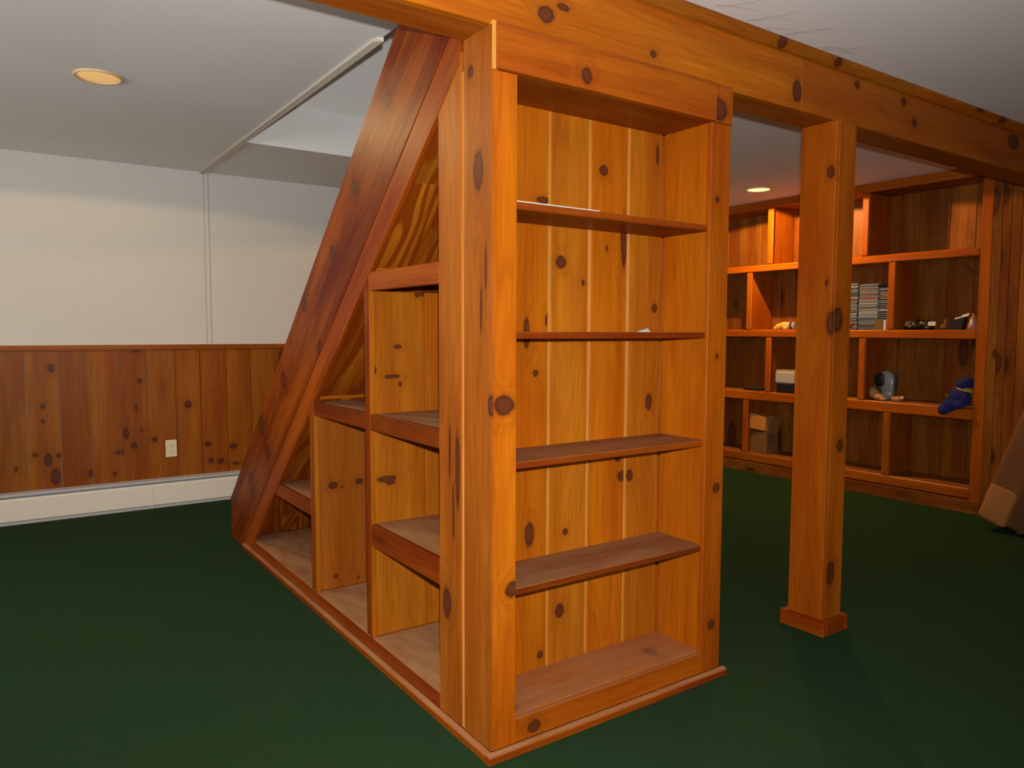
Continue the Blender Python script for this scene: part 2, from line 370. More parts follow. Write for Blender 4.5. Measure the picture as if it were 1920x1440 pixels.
# walls of the stairwell above the opening; the far one turns into a sloping soffit
struct(mesh('wall_stairwell', [(XO+.001, 2.738, HC+.0005), (XO2-.001, 2.738, HC+.0005), (XO2-.001, 2.738, 2.467), (XO+.001, 2.738, 2.467), (XO+.001, .15, 4.70), (XO2-.001, .15, 4.70), (XO+.001, .15, HC), (XO2-.001, .15, HC)],
            [(0, 1, 2, 3), (3, 2, 5, 4), (0, 3, 4, 6), (1, 7, 5, 2), (6, 4, 5, 7)], SHAFT))
wb = struct(boxes('wall_back', [((-3.5, YW, 0), (4.6, YW+.1, HC+.05))], WALLP))
struct(boxes('wall_left', [((-3.6, -3.8, 0), (-3.5, -.4, 2.3)), ((-3.6, 2.2, 0), (-3.5, 3.9, 2.3)), ((-3.6, -.4, 0), (-3.5, 2.2, .95)), ((-3.6, -.4, 1.95), (-3.5, 2.2, 2.3))], WALLP))
struct(boxes('wall_rear', [((-3.6, -3.9, 0), (-2.1, -3.8, 2.3)), ((.5, -3.9, 0), (4.6, -3.8, 2.3)), ((-2.1, -3.9, 0), (.5, -3.8, .95)), ((-2.1, -3.9, 1.95), (.5, -3.8, 2.3))], WALLP))
glass = NT('added_window_glass'); glass.b.inputs['Transmission Weight'].default_value = 1; GL = glass.out((.9, .95, 1), .02)
for nm, (x0, x1, y0, y1) in (('added_window_1', (-3.58, -3.52, -.4, 2.2)), ('added_window_2', (-2.1, .5, -3.88, -3.82))):  # unseen windows, added as frames for the two fill lights
    if x1-x0 < .1: fr = [((x0, y0, .95), (x1, y0+.05, 1.95)), ((x0, y1-.05, .95), (x1, y1, 1.95)), ((x0, y0, .95), (x1, y1, 1.0)), ((x0, y0, 1.9), (x1, y1, 1.95))]; gp = ((x0+.02, y0+.05, 1.0), (x0+.03, y1-.05, 1.9))
    else: fr = [((x0, y0, .95), (x0+.05, y1, 1.95)), ((x1-.05, y0, .95), (x1, y1, 1.95)), ((x0, y0, .95), (x1, y1, 1.0)), ((x0, y0, 1.9), (x1, y1, 1.95))]; gp = ((x0+.05, y0+.02, 1.0), (x1-.05, y0+.03, 1.9))
    wdw = struct(boxes(nm, fr, WHITE)); boxes('pane', [gp], GL, wdw)

# wainscot planks on the far wall
lines = [-3.5]
cuts = [-.931, -.758, -.588, -.427, -.268, -.094, .064, .235, .397, .57]
xs = [-.931-.17*i for i in range(15, 0, -1)]+cuts+[.57+.168*i for i in range(1, 24)]
xs = [x for x in xs if x < 4.08]
for i in range(len(xs)-1):
    a, b = xs[i], xs[i+1]
    kn = [k for k in K['wains'] if a < k[0] < b]
    if a > -1.6 and b < .75:
        board('plank', (a+.0012, YW-.016, .17), (b-.0012, YW, 1.045), 'wains', wb, bev=.0022, knots=kn, auto=.0 if kn else .10)
    else: board('plank', (a+.0012, YW-.016, .17), (b-.0012, YW, 1.045), 'wains', wb, bev=.0022, auto=.25)
cap = board('trim_1', (-3.5, YW-.03, 1.040), (4.08, YW, 1.073), 'wains', None, bev=.003); struct(cap)
# cover strip over the wall seam, and the lath along the ceiling edge
struct(boxes('trim_2', [((.118, YW-.0025, 1.073), (.146, YW, HC))], WALLP))
SEAM = plain('seam_line', (.30, .27, .22), .8)
struct(boxes('trim_4', [((x, YW-.0035, 1.073), (x+.0022, YW, HC-.002)) for x in (.1165, .1455)], SEAM))
lp = [(.121, y, HC) for y in (3.72, .93)]
lath = mesh('trim_3', [(.092, YW, HC), (.119, YW, HC), (.119, YW, HC-.012), (.092, YW, HC-.008), (.100, .93, HC), (.125, .91, HC), (.125, .91, HC-.014), (.100, .95, HC-.009)],
            [(0, 1, 2, 3), (4, 7, 6, 5), (0, 4, 5, 1), (1, 5, 6, 2), (2, 6, 7, 3), (3, 7, 4, 0)], LATH); struct(lath)

# baseboard heater
h = thing('baseboard_heater', (-1.2, YW-.02, 0), 'long low cream hot-water baseboard heater under the knotty pine wainscot', 'heater')
yb, yf = YW-.017, YW-.060
mesh('cover', [(x, y, z) for x in (-3.48, .80) for (y, z) in ((yf, .022), (yf-.004, .148), (yf+.002, .158), (yf+.006, .158), (yf+.004, .022))],
     [(0, 5, 6, 1), (1, 6, 7, 2), (2, 7, 8, 3), (3, 8, 9, 4), (4, 9, 5, 0), (0, 1, 2, 3, 4), (9, 8, 7, 6, 5)], CREAM, h)
mesh('top_louvre', [(x, y, z) for x in (-3.48, .80) for (y, z) in ((yb, .190), (yf+.008, .182), (yf+.003, .172), (yf+.006, .168), (yb, .176))],
     [(0, 5, 6, 1), (1, 6, 7, 2), (2, 7, 8, 3), (3, 8, 9, 4), (4, 9, 5, 0), (0, 1, 2, 3, 4), (9, 8, 7, 6, 5)], GREY, h, 'grey metal louvre strip')
boxes('back_plate', [((-3.48, yb-.004, .02), (.80, yb, .19))], GREY, h)
boxes('bottom_lip', [((-3.48, yf+.004, 0), (.80, yb, .018))], GREY, h)
for x in (-.27, -1.9): boxes('joint_clip', [((x, yf-.006, .02), (x+.012, yf-.004, .15))], CREAM, h)
# outlet
ox, oz = -.131, .382
ou = thing('wall_outlet', (ox, YW-.016, oz), 'ivory double power outlet on the knotty pine wainscot above the heater', 'outlet')
board('cover_plate', (ox-.035, YW-.021, oz-.057), (ox+.035, YW-.016, oz+.057), IVORY, ou, bev=.002)
for dz in (-.02, .02):
    so = board('socket', (ox-.016, YW-.0225, oz+dz-.014), (ox+.016, YW-.021, oz+dz+.014), IVORY, ou, bev=.0006)
    for dx in (-.006, .006): board('slot', (ox+dx-.0012, YW-.0232, oz+dz-.003), (ox+dx+.0012, YW-.0224, oz+dz+.006), DARK, ou, bev=0)
board('screw', (ox-.003, YW-.0225, oz-.003), (ox+.003, YW-.021, oz+.003), GREY, ou, bev=.001)

# recessed ceiling lamps
def can(x, y, label, emis, ecol, power, lcol):
    t = thing('recessed_light', (x, y, HC), label, 'ceiling light', 'recessed lamps in the ceiling')
    lathe('trim_ring', [(.080, .0), (.082, -.007), (.087, -.009), (.091, -.006), (.092, 0)], (x, y, HC), plain('lamp_ring', (.72, .50, .24), .4), t)
    lathe('diffuser', [(.0, -.0045), (.06, -.0042), (.0805, -.002), (.0805, 0.0)], (x, y, HC), glow('lamp_diffuser', ecol, emis), t)
    light('lamp', 'SPOT', (x, y, HC-.016), power, lcol, (x, y, 0), spot_size=math.radians(168), spot_blend=.05, shadow_soft_size=.012)
can(-.675, 1.975, 'amber recessed ceiling lamp glowing dimly in the left part of the ceiling', .42, (.95, .58, .20), 25, (1, .66, .30))
can(3.63, 1.96, 'bright yellow recessed ceiling lamp in front of the wall bookcase', 3.2, (1, .74, .18), 110, (1, .56, .18))

# ================================================================= SUPPORT BEAM AND POST
HB = 1.95; BY0, BY1 = .010, .147
bm_ = thing('ceiling_beam', (1, .08, HB), 'long boxed-in knotty pine beam running across the ceiling above the bookcase and post', 'beam')
board('front_board', (-3.5, BY0, HB), (1.312, BY0+.018, HF+.02), 'amber', bm_, knots=K['beam'][:4])
board('front_board', (1.3135, BY0+.001, HB+.001), (4.085, BY0+.019, HF+.02), 'post', bm_, knots=K['beam'][4:], auto=.1)
board('bottom_board', (-3.5, BY0+.018, HB), (1.312, BY1, HB+.018), 'side', bm_)
board('bottom_board', (1.3135, BY0+.018, HB+.001), (4.085, BY1, HB+.018), 'post', bm_)
board('back_board', (-3.5, BY1-.018, HB+.018), (4.085, BY1, HC+.01), 'side', bm_)
cr = [(BY0, 2.128), (BY0-.012, 2.132), (BY0-.026, 2.152), (BY0-.028, HF-.0005), (BY0, HF-.0005)]
for a, b, kk in ((-3.5, 2.05, K['crown'][:2]), (2.0505, 4.085, K['crown'][2:])):
    prism('crown_strip', cr, 0, a, b, ('side' if a < 0 else 'post'), bm_, grain=(1, 0, 0), knots=[(k[0], k[1], k[2], k[4], k[3]) for k in kk])

PX0, PX1, PY0, PY1 = 1.514, 1.626, -.004, .145
PX1 = 1.640
ps = thing('support_post', ((PX0+PX1)/2, .07, 0), 'square boxed-in knotty pine post with a low base block standing on the green carpet', 'post')
board('face_board', (PX0, PY0+.0005, .0), (PX0+.018, PY1, HB), 'post', ps, knots=K['post'][:3])
board('face_board', (PX0+.0185, PY0, .0), (PX1, PY0+.018, HB), 'post', ps, knots=K['postf'])
board('face_board', (PX1-.018, PY0+.0185, .0), (PX1, PY1, HB), 'post', ps, auto=.2)
board('face_board', (PX0+.0185, PY1-.018, .0), (PX1-.0185, PY1, HB), 'post', ps, auto=.2)
q = .0225
def base_strip(lo, hi): board('base_block', lo, hi, 'red', ps, bev=.004)
base_strip((PX0-q, PY0-q, 0), (PX0, PY1+q, .060)); base_strip((PX1, PY0-q, 0), (PX1+q, PY1+q, .060))
base_strip((PX0, PY0-q, 0), (PX1, PY0, .0598)); base_strip((PX0, PY1, 0), (PX1, PY1+q, .0598))

# ================================================================= BOOKCASE AT THE END OF THE STAIRS
W = .926; D = .216; HM = .026
bc = thing('bookcase', (W/2, .11, 0), 'tall open knotty pine bookcase with four shelves built under the beam beside the stairs', 'bookcase')
board('left_stile', (.004, 0, HM), (.079, .0185, 1.836), 'amber', bc, knots=K['lstile'])
board('right_stile', (.834, 0, HM), (W, .0185, 1.836), 'orange', bc, knots=K['rstile'][1:])
board('bottom_rail', (.079, .0005, HM), (.834, .0185, .095), 'orange', bc, knots=K['brail'], dust=.5)
HD = [(-.008, 1.838), (-.008, 1.944), (.003, 1.962), (.0095, 1.962), (.0095, 1.838)]
prism('header_board', HD, 0, .011, .846, 'orange', bc, grain=(1, 0, 0), knots=[(k[0], k[1]-.008, k[2], k[4], k[3]) for k in K['header']])
prism('header_end', [(-.006, 1.836), (-.006, 1.946), (.002, 1.960), (.0095, 1.960), (.0095, 1.836)], 0, .847, W, 'orange', bc, grain=(0, 0, 1), knots=K['rstile'][:1])
board('top_panel', (.02, .0095, 1.838), (.846, D, 1.852), 'red', bc, bev=.001)
board('bottom_shelf', (.02, .0185, .080), (.846, D, .097), 'orange', bc, dust=.6, knots=[(.10, .06, .097, .022, .03), (.70, .10, .097, .02, .03)])
for z, dust in ((.460, .62), (.812, .55), (1.167, .5), (1.512, .3)):
    board('shelf', (.03, .011, z-.0195), (.8455, D-.001, z), 'shelf', bc, dust=dust)
bcut = [.02, .197+.160, .517, .686, .846]
bcut = [.02, .192, .3565, .5175, .686, .846]
kb = [[], K['bb1'], K['bb2'], K['bb3'], K['bb4']]
kb = {1: K['bb1'], 2: K['bb2'], 3: K['bb3'], 4: K['bb4']}
for i in range(5):
    a, b = bcut[i], bcut[i+1]
    board('back_plank', (a+.0005, D, HM), (b-.0075, D+.016, 1.9), 'amber' if i % 2 else 'panel', bc, bev=.003, knots=kb.get(i, []), auto=0 if i in kb else .1)
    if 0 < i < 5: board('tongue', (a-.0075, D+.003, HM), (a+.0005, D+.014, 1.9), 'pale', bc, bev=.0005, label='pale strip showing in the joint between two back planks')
board('side_panel', (.8465, .0185, HM), (.864, D, 1.9), 'amber', bc)
board('side_panel', (.019, .0190, HM), (.0195+.012, D, 1.9), 'orange', bc)
board('outer_side', (W-.018, .019, HM), (W, D+.06, HB-.001), 'orange', bc, auto=.1)
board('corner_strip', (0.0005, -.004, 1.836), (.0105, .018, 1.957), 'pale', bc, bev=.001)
# base moulding around the front
mp = [(-.0198, 0), (-.0198, .019), (-.014, .0255), (0, .026), (0, 0)]
prism('base_moulding', mp, 0, -.0198, W+.0198, 'red', bc, grain=(1, 0, 0), dust=.9)

# ================================================================= UNDER-STAIR SHELVES ON THE SIDE
cub = thing('understair_shelves', (.3, 1.2, 0), 'open stepped pine shelves built into the side of the staircase under its slope', 'shelves')
def zc(y, c=2.03): return c-.865*y
prism('side_board', [(.0005, HM), (.142, HM), (.142, HB-.0005), (.0005, HB-.0005)], 0, 0, .018, 'side', cub, knots=K['b2'])
prism('side_board', [(.1565, HM), (.285, HM), (.285, zc(.285)+.03), (.1565, zc(.1565)+.03)], 0, 0, .018, 'side', cub, knots=K['b1'])
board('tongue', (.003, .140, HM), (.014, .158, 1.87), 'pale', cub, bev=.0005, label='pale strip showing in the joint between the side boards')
for i, (yy, tp) in enumerate(((.78, 1.306), (1.345, .821))):
    nm = 'divider'
    dv = board('divider', (.0, yy+.001, .0755), (.0165, yy+(.046 if i == 0 else .056), tp+(.064 if i == 0 else .045)), 'red', cub, bev=.003)
    if i == 0:
        for (a, b) in ((.0175, .215), (.2165, .36), (.3615, .60), (.6015, .86)):
            board('divider_plank', (a, yy, .0755), (b, yy+.018, tp), 'panel', cub, bev=.002, knots=[k for k in K['dbu'] if a-.02 < k[0] < b], )
        board('divider_edge', (.0005, yy-.002, .0755), (.017, yy+.001, tp), 'amber', cub, bev=.0005)
    else:
        for (a, b) in ((.018, .30), (.3015, .60), (.6015, .86)):
            board('divider_plank', (a, yy, .0755), (b, yy+.018, tp), 'side' if a < .2 else 'panel', cub, bev=.002, knots=[k for k in K['da'] if a-.02 < k[0] < b])
        board('divider_edge', (.0005, yy-.002, .0755), (.0175, yy+.001, tp), 'panel', cub, bev=.0005)
def sh(y0, y1, z0, z1, **k):
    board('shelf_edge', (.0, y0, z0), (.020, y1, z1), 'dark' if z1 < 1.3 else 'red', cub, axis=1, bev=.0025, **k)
    board('shelf', (.020, y0, z1-.019), (.88, y1, z1-.0005), 'shelf', cub, axis=1, bev=.001, dust=.95)
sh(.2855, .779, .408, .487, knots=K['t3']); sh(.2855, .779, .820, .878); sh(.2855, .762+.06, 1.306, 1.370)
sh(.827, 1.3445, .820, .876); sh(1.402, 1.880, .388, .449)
# cleats against the plywood
board('cleat', (.04, 1.420, .877), (.86, 1.438, .897), 'amber', cub, bev=.001, axis=0)
board('cleat', (.04, .835, 1.371), (.86, .853, 1.392), 'amber', cub, bev=.001, axis=0)
for (a, b) in ((.2855, .7795), (.7985, 1.3445), (1.3635, 2.36)):
    board('floor_board', (.0, a, .055), (.88, b, .0752), 'shelf', cub, axis=1, dust=1.0, bev=.001)
board('base_rail', (-.001, .2855, HM), (.018, 2.43, .0748), 'shelf', cub, bev=.002, auto=.1)
prism('base_moulding', mp, 1, .0, 2.43, 'red', cub, grain=(0, 1, 0), dust=.9)
# outer planks on the far side of the stairs
for i in range(14):
    a = .30+.165*i; b = a+.163
    prism('outer_plank', [(a, 0), (b, 0), (b, max(zc(b, 2.5), .05)), (a, max(zc(a, 2.5), .06))], 0, .93, .946, 'orange', cub, auto=.15)

# ================================================================= STAIRCASE
stc = thing('staircase', (.45, 1.6, 0), 'steep wooden staircase with a wide dark red-brown stringer climbing up through the ceiling opening', 'staircase')
cu_, cl_ = 2.577, 2.166
GR = (0, -1, .865)
prism('stringer', [(2.705, 0), (2.705, .222), (.17, cu_-.865*.17), (.17, cl_-.865*.17), ((cl_)/.865, 0)], 0, -.004, .034, 'stringer', stc, grain=GR, knots=K['stringer'], figure=1.6, label='wide red-brown side board of the stairs')
prism('stringer_trim', [(cl_/.865-.001, .0), (.16, cl_-.002-.865*.16), (.16, 2.034-.865*.16), (2.034/.865, .0)], 0, -.002, .018, 'red', stc, grain=GR)
prism('stringer', [(2.705, 0), (2.705, .222), (.17, cu_-.865*.17), (.17, cl_-.865*.17), ((cl_)/.865, 0)], 0, .888, .926, 'red', stc, grain=GR)
prism('underside_panel', [(2.36, 2.118-.865*2.36), (1.44, 2.118-.865*1.44), (1.44, 2.135-.865*1.44), (2.36, 2.135-.865*2.36)], 0, .02, .887, 'ply', stc, grain=GR, stripes=.9)
prism('underside_panel', [(1.438, 2.118-.865*1.438), (.55, 2.118-.865*.55), (.55, 2.135-.865*.55), (1.438, 2.135-.865*1.438)], 0, .02, .887, 'ply', stc, grain=GR, stripes=.9)
prism('underside_panel', [(.548, 2.118-.865*.548), (.236, 2.118-.865*.236), (.236, 2.135-.865*.236), (.548, 2.135-.865*.548)], 0, .02, .887, 'ply', stc, grain=GR, stripes=.9)
for i in range(12):
    z = .19*(i+1); y = 2.62-.2197*i
    board('tread', (.035, y-.235, z-.028), (.887, y+.02, z), 'red', stc, axis=0, dust=.3)
    board('riser', (.035, y-.015, z-.19), (.887, y+.0, z-.028), 'side', stc, axis=0)

# ================================================================= BUILT-IN WALL BOOKCASE (right)
XR = 4.0855; XB = 4.40; YE = .615
wc = thing('wall_bookcase', (XR+.15, 2.1, 0), 'wide built-in pine bookcase with staggered compartments along the right-hand wall', 'bookcase')
YT = 3.70
rows = [(.090, .160, 0), (.604, .680, 1), (1.125, 1.186, 2), (1.655, 1.712, 3)]
for (z0, z1, i) in rows:
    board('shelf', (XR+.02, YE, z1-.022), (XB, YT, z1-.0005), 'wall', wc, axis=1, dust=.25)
    board('shelf_nosing', (XR, YE, z0), (XR+.020, YT, z1), 'nose', wc, axis=1, bev=.008)
board('top_rail', (XR, YE-.06, 2.160), (XR+.02, YT, HC-.001), 'nose', wc, axis=1)
board('top_panel', (XR+.02, YE, 2.165), (XB, YT, 2.18), 'wall', wc, axis=1)
board('end_stile', (XR, .551, .0), (XR+.02, YE, 2.160), 'nose', wc, auto=.2)
board('base_board', (XR-.006, .551, 0), (XR+.002, YT, .086), 'wall', wc, axis=1, auto=.4)
board('end_panel', (XR+.02, YE-.018, 0), (XB, YE, 2.165), 'wall', wc, auto=.3)
board('end_panel', (XR+.02, YT-.018, 0), (XB, YT, 2.165), 'wall', wc, auto=.3)
board('end_stile', (XR-.001, YT-.06, .0), (XR+.02, YT+.001, 2.160), 'nose', wc, auto=.2)
for (z0, z1, ys) in ((.160, .604, (1.18, 2.39, 3.0)), (.680, 1.125, (1.38, 2.18, 3.0)), (1.186, 1.655, (1.18, 2.38, 3.2)), (1.712, 2.160, (1.387, 2.19, 3.0))):
    for y in ys:
        board('divider', (XR+.020, y-.009, z0), (XB, y+.009, z1), 'post', wc, axis=2)
        board('divider_nosing', (XR+.001, y-.027, z0), (XR+.020, y+.027, z1), 'nose', wc, bev=.007)
y = YE-.02
while y < YT:
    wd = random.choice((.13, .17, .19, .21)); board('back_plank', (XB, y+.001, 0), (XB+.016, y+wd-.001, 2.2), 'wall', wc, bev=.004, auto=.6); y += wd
# panelled wall right of it
wr = struct(boxes('wall_right', [((XB+.016, -3.8, 0), (XB+.12, 3.9, 2.3)), ((XR+.016, -3.8, 0), (XR+.06, YE-.02, 2.165))], WALLP))
y = .551
for wd in [.056, .050, .058, .060, .075, .08]+[.13]*30:
    if y-wd < -3.75: break
    board('plank', (XR, y-wd+.0008, 0), (XR+.016, y-.0008, (HC-.002 if y > .2 else 2.1655) if False else 2.1655), 'wall', wr, bev=.003, auto=.6); y -= wd

# ================================================================= THINGS IN THE WALL BOOKCASE
Z2, Z3, Z1, Z4 = 1.1862, .6797, 1.712, .16
def two_tone(name, c1, c2): return plain(name, c1, .25, spec=.6), plain(name+'_edge', c2, .18, spec=.8)
spines = [plain('case_dark', (.010, .010, .012), .3), plain('case_grey', (.10, .10, .11), .25, spec=.7), plain('case_red', (.16, .02, .012), .35), plain('case_white', (.24, .24, .24), .25, spec=.7), plain('case_brown', (.12, .055, .025), .4)]
edge = plain('clear_edge', (.20, .21, .22), .12, spec=1)
def case_mesh(L, Wd, H, inner):
    me = bpy.data.meshes.new('case'); bm = bmesh.new()
    for (z0, z1, s, mi) in ((0, H*.16, 1, 1), (H*.16, H*.84, .985, 0), (H*.84, H*.97, 1, 1)):
        r = bmesh.ops.create_cube(bm, size=1)
        for v in r['verts']: v.co = Vector((v.co.x*Wd*s, v.co.y*L*s, (z0+z1)/2+v.co.z*(z1-z0)))
        for f in {f for v in r['verts'] for f in v.link_faces}: f.material_index = mi
    bm.to_mesh(me); bm.free(); me.materials.append(inner); me.materials.append(edge); return me
CM = {(i, hh): case_mesh(.142 if hh < .012 else .135, .125, hh, sp) for i, sp in enumerate(spines) for hh in (.0104, .015)}
ONES = ['', 'first', 'second', 'third', 'fourth', 'fifth', 'sixth', 'seventh', 'eighth', 'ninth', 'tenth', 'eleventh', 'twelfth', 'thirteenth', 'fourteenth', 'fifteenth', 'sixteenth', 'seventeenth', 'eighteenth', 'nineteenth']
def ordinal(n):
    if n < 20: return ONES[n]
    t, o = divmod(n, 10); return ('twentieth' if t == 2 else 'thirtieth') if o == 0 else ('twenty-' if t == 2 else 'thirty-')+ONES[o]
def stack(y, x, n, hh, seq, label, group, z=Z2):
    for i in range(n):
        o = bpy.data.objects.new('disc_case', CM[(seq[i % len(seq)], hh)]); COL.objects.link(o)
        o.location = (x+random.uniform(-.004, .004), y+random.uniform(-.004, .004), z); o.rotation_euler = (0, 0, random.uniform(-.03, .03)); z += hh
        tag(o, (ordinal(n-i) if n-i > 1 else 'topmost').join(label) if False else f"{label}, {'topmost' if i == n-1 else 'lowest' if i == 0 else ordinal(n-i)+' from the top'}", 'disc case', group)
stack(1.548, 4.235, 33, .0104, [0, 1, 3, 0, 3, 1, 0, 1, 3, 3, 1, 3, 0, 3, 1, 3, 1, 3, 0, 1, 2, 0, 3, 1, 0, 0, 0, 3, 1, 0, 3], 'slim disc case in the left stack beside the post', 'disc cases in the left stack')
stack(1.395, 4.235, 32, .0104, [0, 1, 0, 0, 3, 1, 3, 0, 3, 3, 1, 3, 3, 1, 3, 0, 3, 1, 3, 1, 3, 2, 2, 1, 4, 1, 4, 1, 4, 1], 'slim disc case in the middle stack', 'disc cases in the middle stack')
stack(1.262, 4.245, 20, .015, [4, 4, 4, 0, 1, 0, 0, 0, 0, 3, 0, 0, 0, 1, 0], 'thicker dark disc case in the right stack', 'disc cases in the right stack')

BROWN = plain('brown_plush', (.16, .06, .02), .9, 200); TAN = plain('tan_plush', (.42, .22, .09), .9, 150); YEL = plain('yellow_plush', (.70, .38, .06), .85, 150)
BLUE = plain('blue_plush', (.010, .010, .11), .9, 180); PINK = plain('pink_card', (.40, .16, .12), .7); PAPER = plain('white_paper', (.62, .60, .58), .7)
f = thing('figurine', (4.135, 1.53, Z2), 'small dark brown and pinkish figurine in front of the left disc stack', 'figurine')
blob('body', [((4.135, 1.53, Z2+.022), (.02, .03, .022)), ((4.135, 1.50, Z2+.035), (.015, .018, .02))], BROWN, f, .004)
blob('foot', [((4.125, 1.545, Z2+.012), (.012, .016, .012))], PINK, f, .004)
f = thing('paper_box', (4.12, 1.245, Z2), 'small olive brown box standing in front of the right disc stack', 'box')
board('box', (4.105, 1.238, Z2), (4.135, 1.30, Z2+.075), plain('olive_card', (.13, .075, .02), .7), f, bev=.001)
board('label', (4.1045, 1.222, Z2), (4.13, 1.236, Z2+.070), PAPER, f, bev=.0005, label='white edge strip')
# yellow striped plush
f = thing('plush_toy', (4.17, 2.10, Z2), 'small yellow striped plush animal lying on the third shelf left of the post', 'plush toy')
blob('body', [((4.17, 2.09, Z2+.035), (.03, .055, .030)), ((4.165, 2.14, Z2+.026), (.026, .03, .024)), ((4.15, 2.165, Z2+.013), (.014, .02, .012)), ((4.15, 2.07, Z2+.012), (.014, .02, .012))], YEL, f, .005)
for yy in (2.045, 2.025, 2.005): blob('stripe', [((4.165, yy, Z2+.034), (.027, .006, .032))], PAPER if yy != 2.025 else BROWN, f, .004)
# black crumpled thing with white tag
f = thing('black_glove', (4.17, 1.0, Z2), 'crumpled black glove-like item with a white tag on the third shelf', 'glove')
blob('cloth', [((4.17, 1.04, Z2+.03), (.04, .035, .03)), ((4.18, 1.0, Z2+.035), (.03, .03, .033)), ((4.16, .965, Z2+.032), (.03, .024, .03)), ((4.16, 1.07, Z2+.018), (.03, .03, .018)), ((4.15, .94, Z2+.012), (.03, .03, .012)), ((4.19, 1.03, Z2+.06), (.012, .014, .018)), ((4.19, .975, Z2+.06), (.012, .016, .016))], DARK, f, .005)
o = boxes('tag', [((4.135, .895, Z2+.028), (4.139, .945, Z2+.055))], PAPER, f, 'white tag')
f = thing('small_trinket', (4.20, 1.115, Z2), 'little olive and tan trinket left of the crumpled black item', 'trinket')
blob('base', [((4.20, 1.115, Z2+.012), (.02, .03, .012))], DARK, f, .004)
blob('figure', [((4.20, 1.12, Z2+.04), (.010, .018, .022)), ((4.20, 1.095, Z2+.055), (.008, .022, .006))], TAN, f, .004)
f = thing('black_pouch', (4.17, .76, Z2), 'black pouch holding white papers near the right end of the third shelf', 'pouch')
mesh('pouch', [(4.14, .81, Z2), (4.14, .735, Z2), (4.20, .735, Z2), (4.20, .81, Z2), (4.14, .80, Z2+.062), (4.14, .715, Z2+.085), (4.19, .715, Z2+.085), (4.19, .80, Z2+.062)],
     [(0, 3, 2, 1), (4, 5, 6, 7), (0, 1, 5, 4), (1, 2, 6, 5), (2, 3, 7, 6), (3, 0, 4, 7)], DARK, f)
for (y0, dz, tl) in ((.79, .055, .07), (.745, .075, .035)):
    mesh('paper', [(4.15, y0, Z2+dz), (4.15, y0-.045, Z2+dz+.015), (4.152, y0-.055, Z2+dz+.035), (4.152, y0-.012, Z2+dz+.024), (4.154, y0, Z2+dz), (4.154, y0-.045, Z2+dz+.015), (4.156, y0-.055, Z2+dz+.035), (4.156, y0-.012, Z2+dz+.024)],
         [(0, 1, 2, 3), (7, 6, 5, 4), (0, 4, 5, 1), (1, 5, 6, 2), (2, 6, 7, 3), (3, 7, 4, 0)], PAPER, f)
f = thing('wooden_trinket', (4.18, .86, Z2), 'small reddish brown carved trinket left of the black pouch', 'trinket')
blob('body', [((4.18, .86, Z2+.02), (.015, .024, .02)), ((4.18, .85, Z2+.052), (.010, .012, .022)), ((4.17, .875, Z2+.010), (.012, .014, .010))], BROWN, f, .004)
f = thing('pink_ornament', (4.15, .67, Z2), 'pinkish cone-shaped ornament with a pale patch at the right end of the third shelf', 'ornament')
lathe('body', [(0, 0), (.034, .0), (.030, .03), (.020, .07), (.006, .105), (0, .108)], (4.17, .675, Z2), PINK, f, 16)
blob('patch', [((4.142, .672, Z2+.048), (.008, .012, .022))], PAPER, f, .003)
# row below
f = thing('black_case', (4.2, 2.36, Z3), 'flat dark case lying on the fourth shelf at the left', 'case')
board('lid', (4.13, 2.27, Z3+.012), (4.27, 2.45, Z3+.026), plain('dark_lid', (.035, .02, .012), .5), f, bev=.003)
board('base', (4.132, 2.272, Z3), (4.268, 2.448, Z3+.012), DARK, f, bev=.002)
f = thing('clock_radio', (4.19, 2.04, Z3), 'boxy white device on a black base on the fourth shelf, half hidden by the post', 'device')
board('base', (4.125, 1.93, Z3), (4.27, 2.12, Z3+.075), DARK, f, bev=.006)
board('body', (4.12, 1.925, Z3+.075), (4.275, 2.135, Z3+.175), plain('offwhite_shell', (.42, .37, .30), .5), f, bev=.012)
board('top_cover', (4.13, 1.93, Z3+.172), (4.27, 2.13, Z3+.186), plain('top_shell', (.30, .20, .13), .5), f, bev=.005)
# white rounded device with black oval
f = thing('white_console', (4.24, 1.28, Z3), 'small white rounded device with a large black oval opening on the fourth shelf', 'device')
blob('shell', [((4.255, 1.285, Z3+.135), (.035, .068, .078)), ((4.255, 1.265, Z3+.12), (.035, .06, .085)), ((4.255, 1.275, Z3+.04), (.03, .05, .045))], plain('white_shell', (.26, .27, .25), .35, spec=.6), f, .006)
blob('opening', [((4.222, 1.315, Z3+.145), (.012, .042, .056))], DARK, f, .005, label='black oval opening')
blob('side_strip', [((4.245, 1.208, Z3+.13), (.03, .010, .070))], plain('dark_strip', (.05, .06, .075), .4), f, .005)
f = thing('plush_toy', (4.16, 1.31, Z3), 'tan plush toy slumped in front of the white rounded device', 'plush toy')
blob('body', [((4.165, 1.318, Z3+.045), (.035, .045, .035), (.5, 0, 0)), ((4.16, 1.285, Z3+.024), (.03, .045, .022)), ((4.17, 1.332, Z3+.07), (.024, .026, .024))], TAN, f, .005)
blob('ear', [((4.165, 1.352, Z3+.055), (.012, .012, .020)), ((4.165, 1.325, Z3+.095), (.012, .016, .012))], BROWN, f, .004)
blob('leg', [((4.14, 1.24, Z3+.014), (.018, .03, .013))], TAN, f, .005)
f = thing('plush_toy', (4.17, 1.16, Z3), 'tiny pale plush animal lying right of the tan plush toy', 'plush toy')
blob('body', [((4.17, 1.16, Z3+.018), (.02, .038, .018)), ((4.165, 1.125, Z3+.026), (.016, .018, .017))], TAN, f, .004)
blob('head', [((4.16, 1.11, Z3+.030), (.010, .010, .010))], PAPER, f, .003)
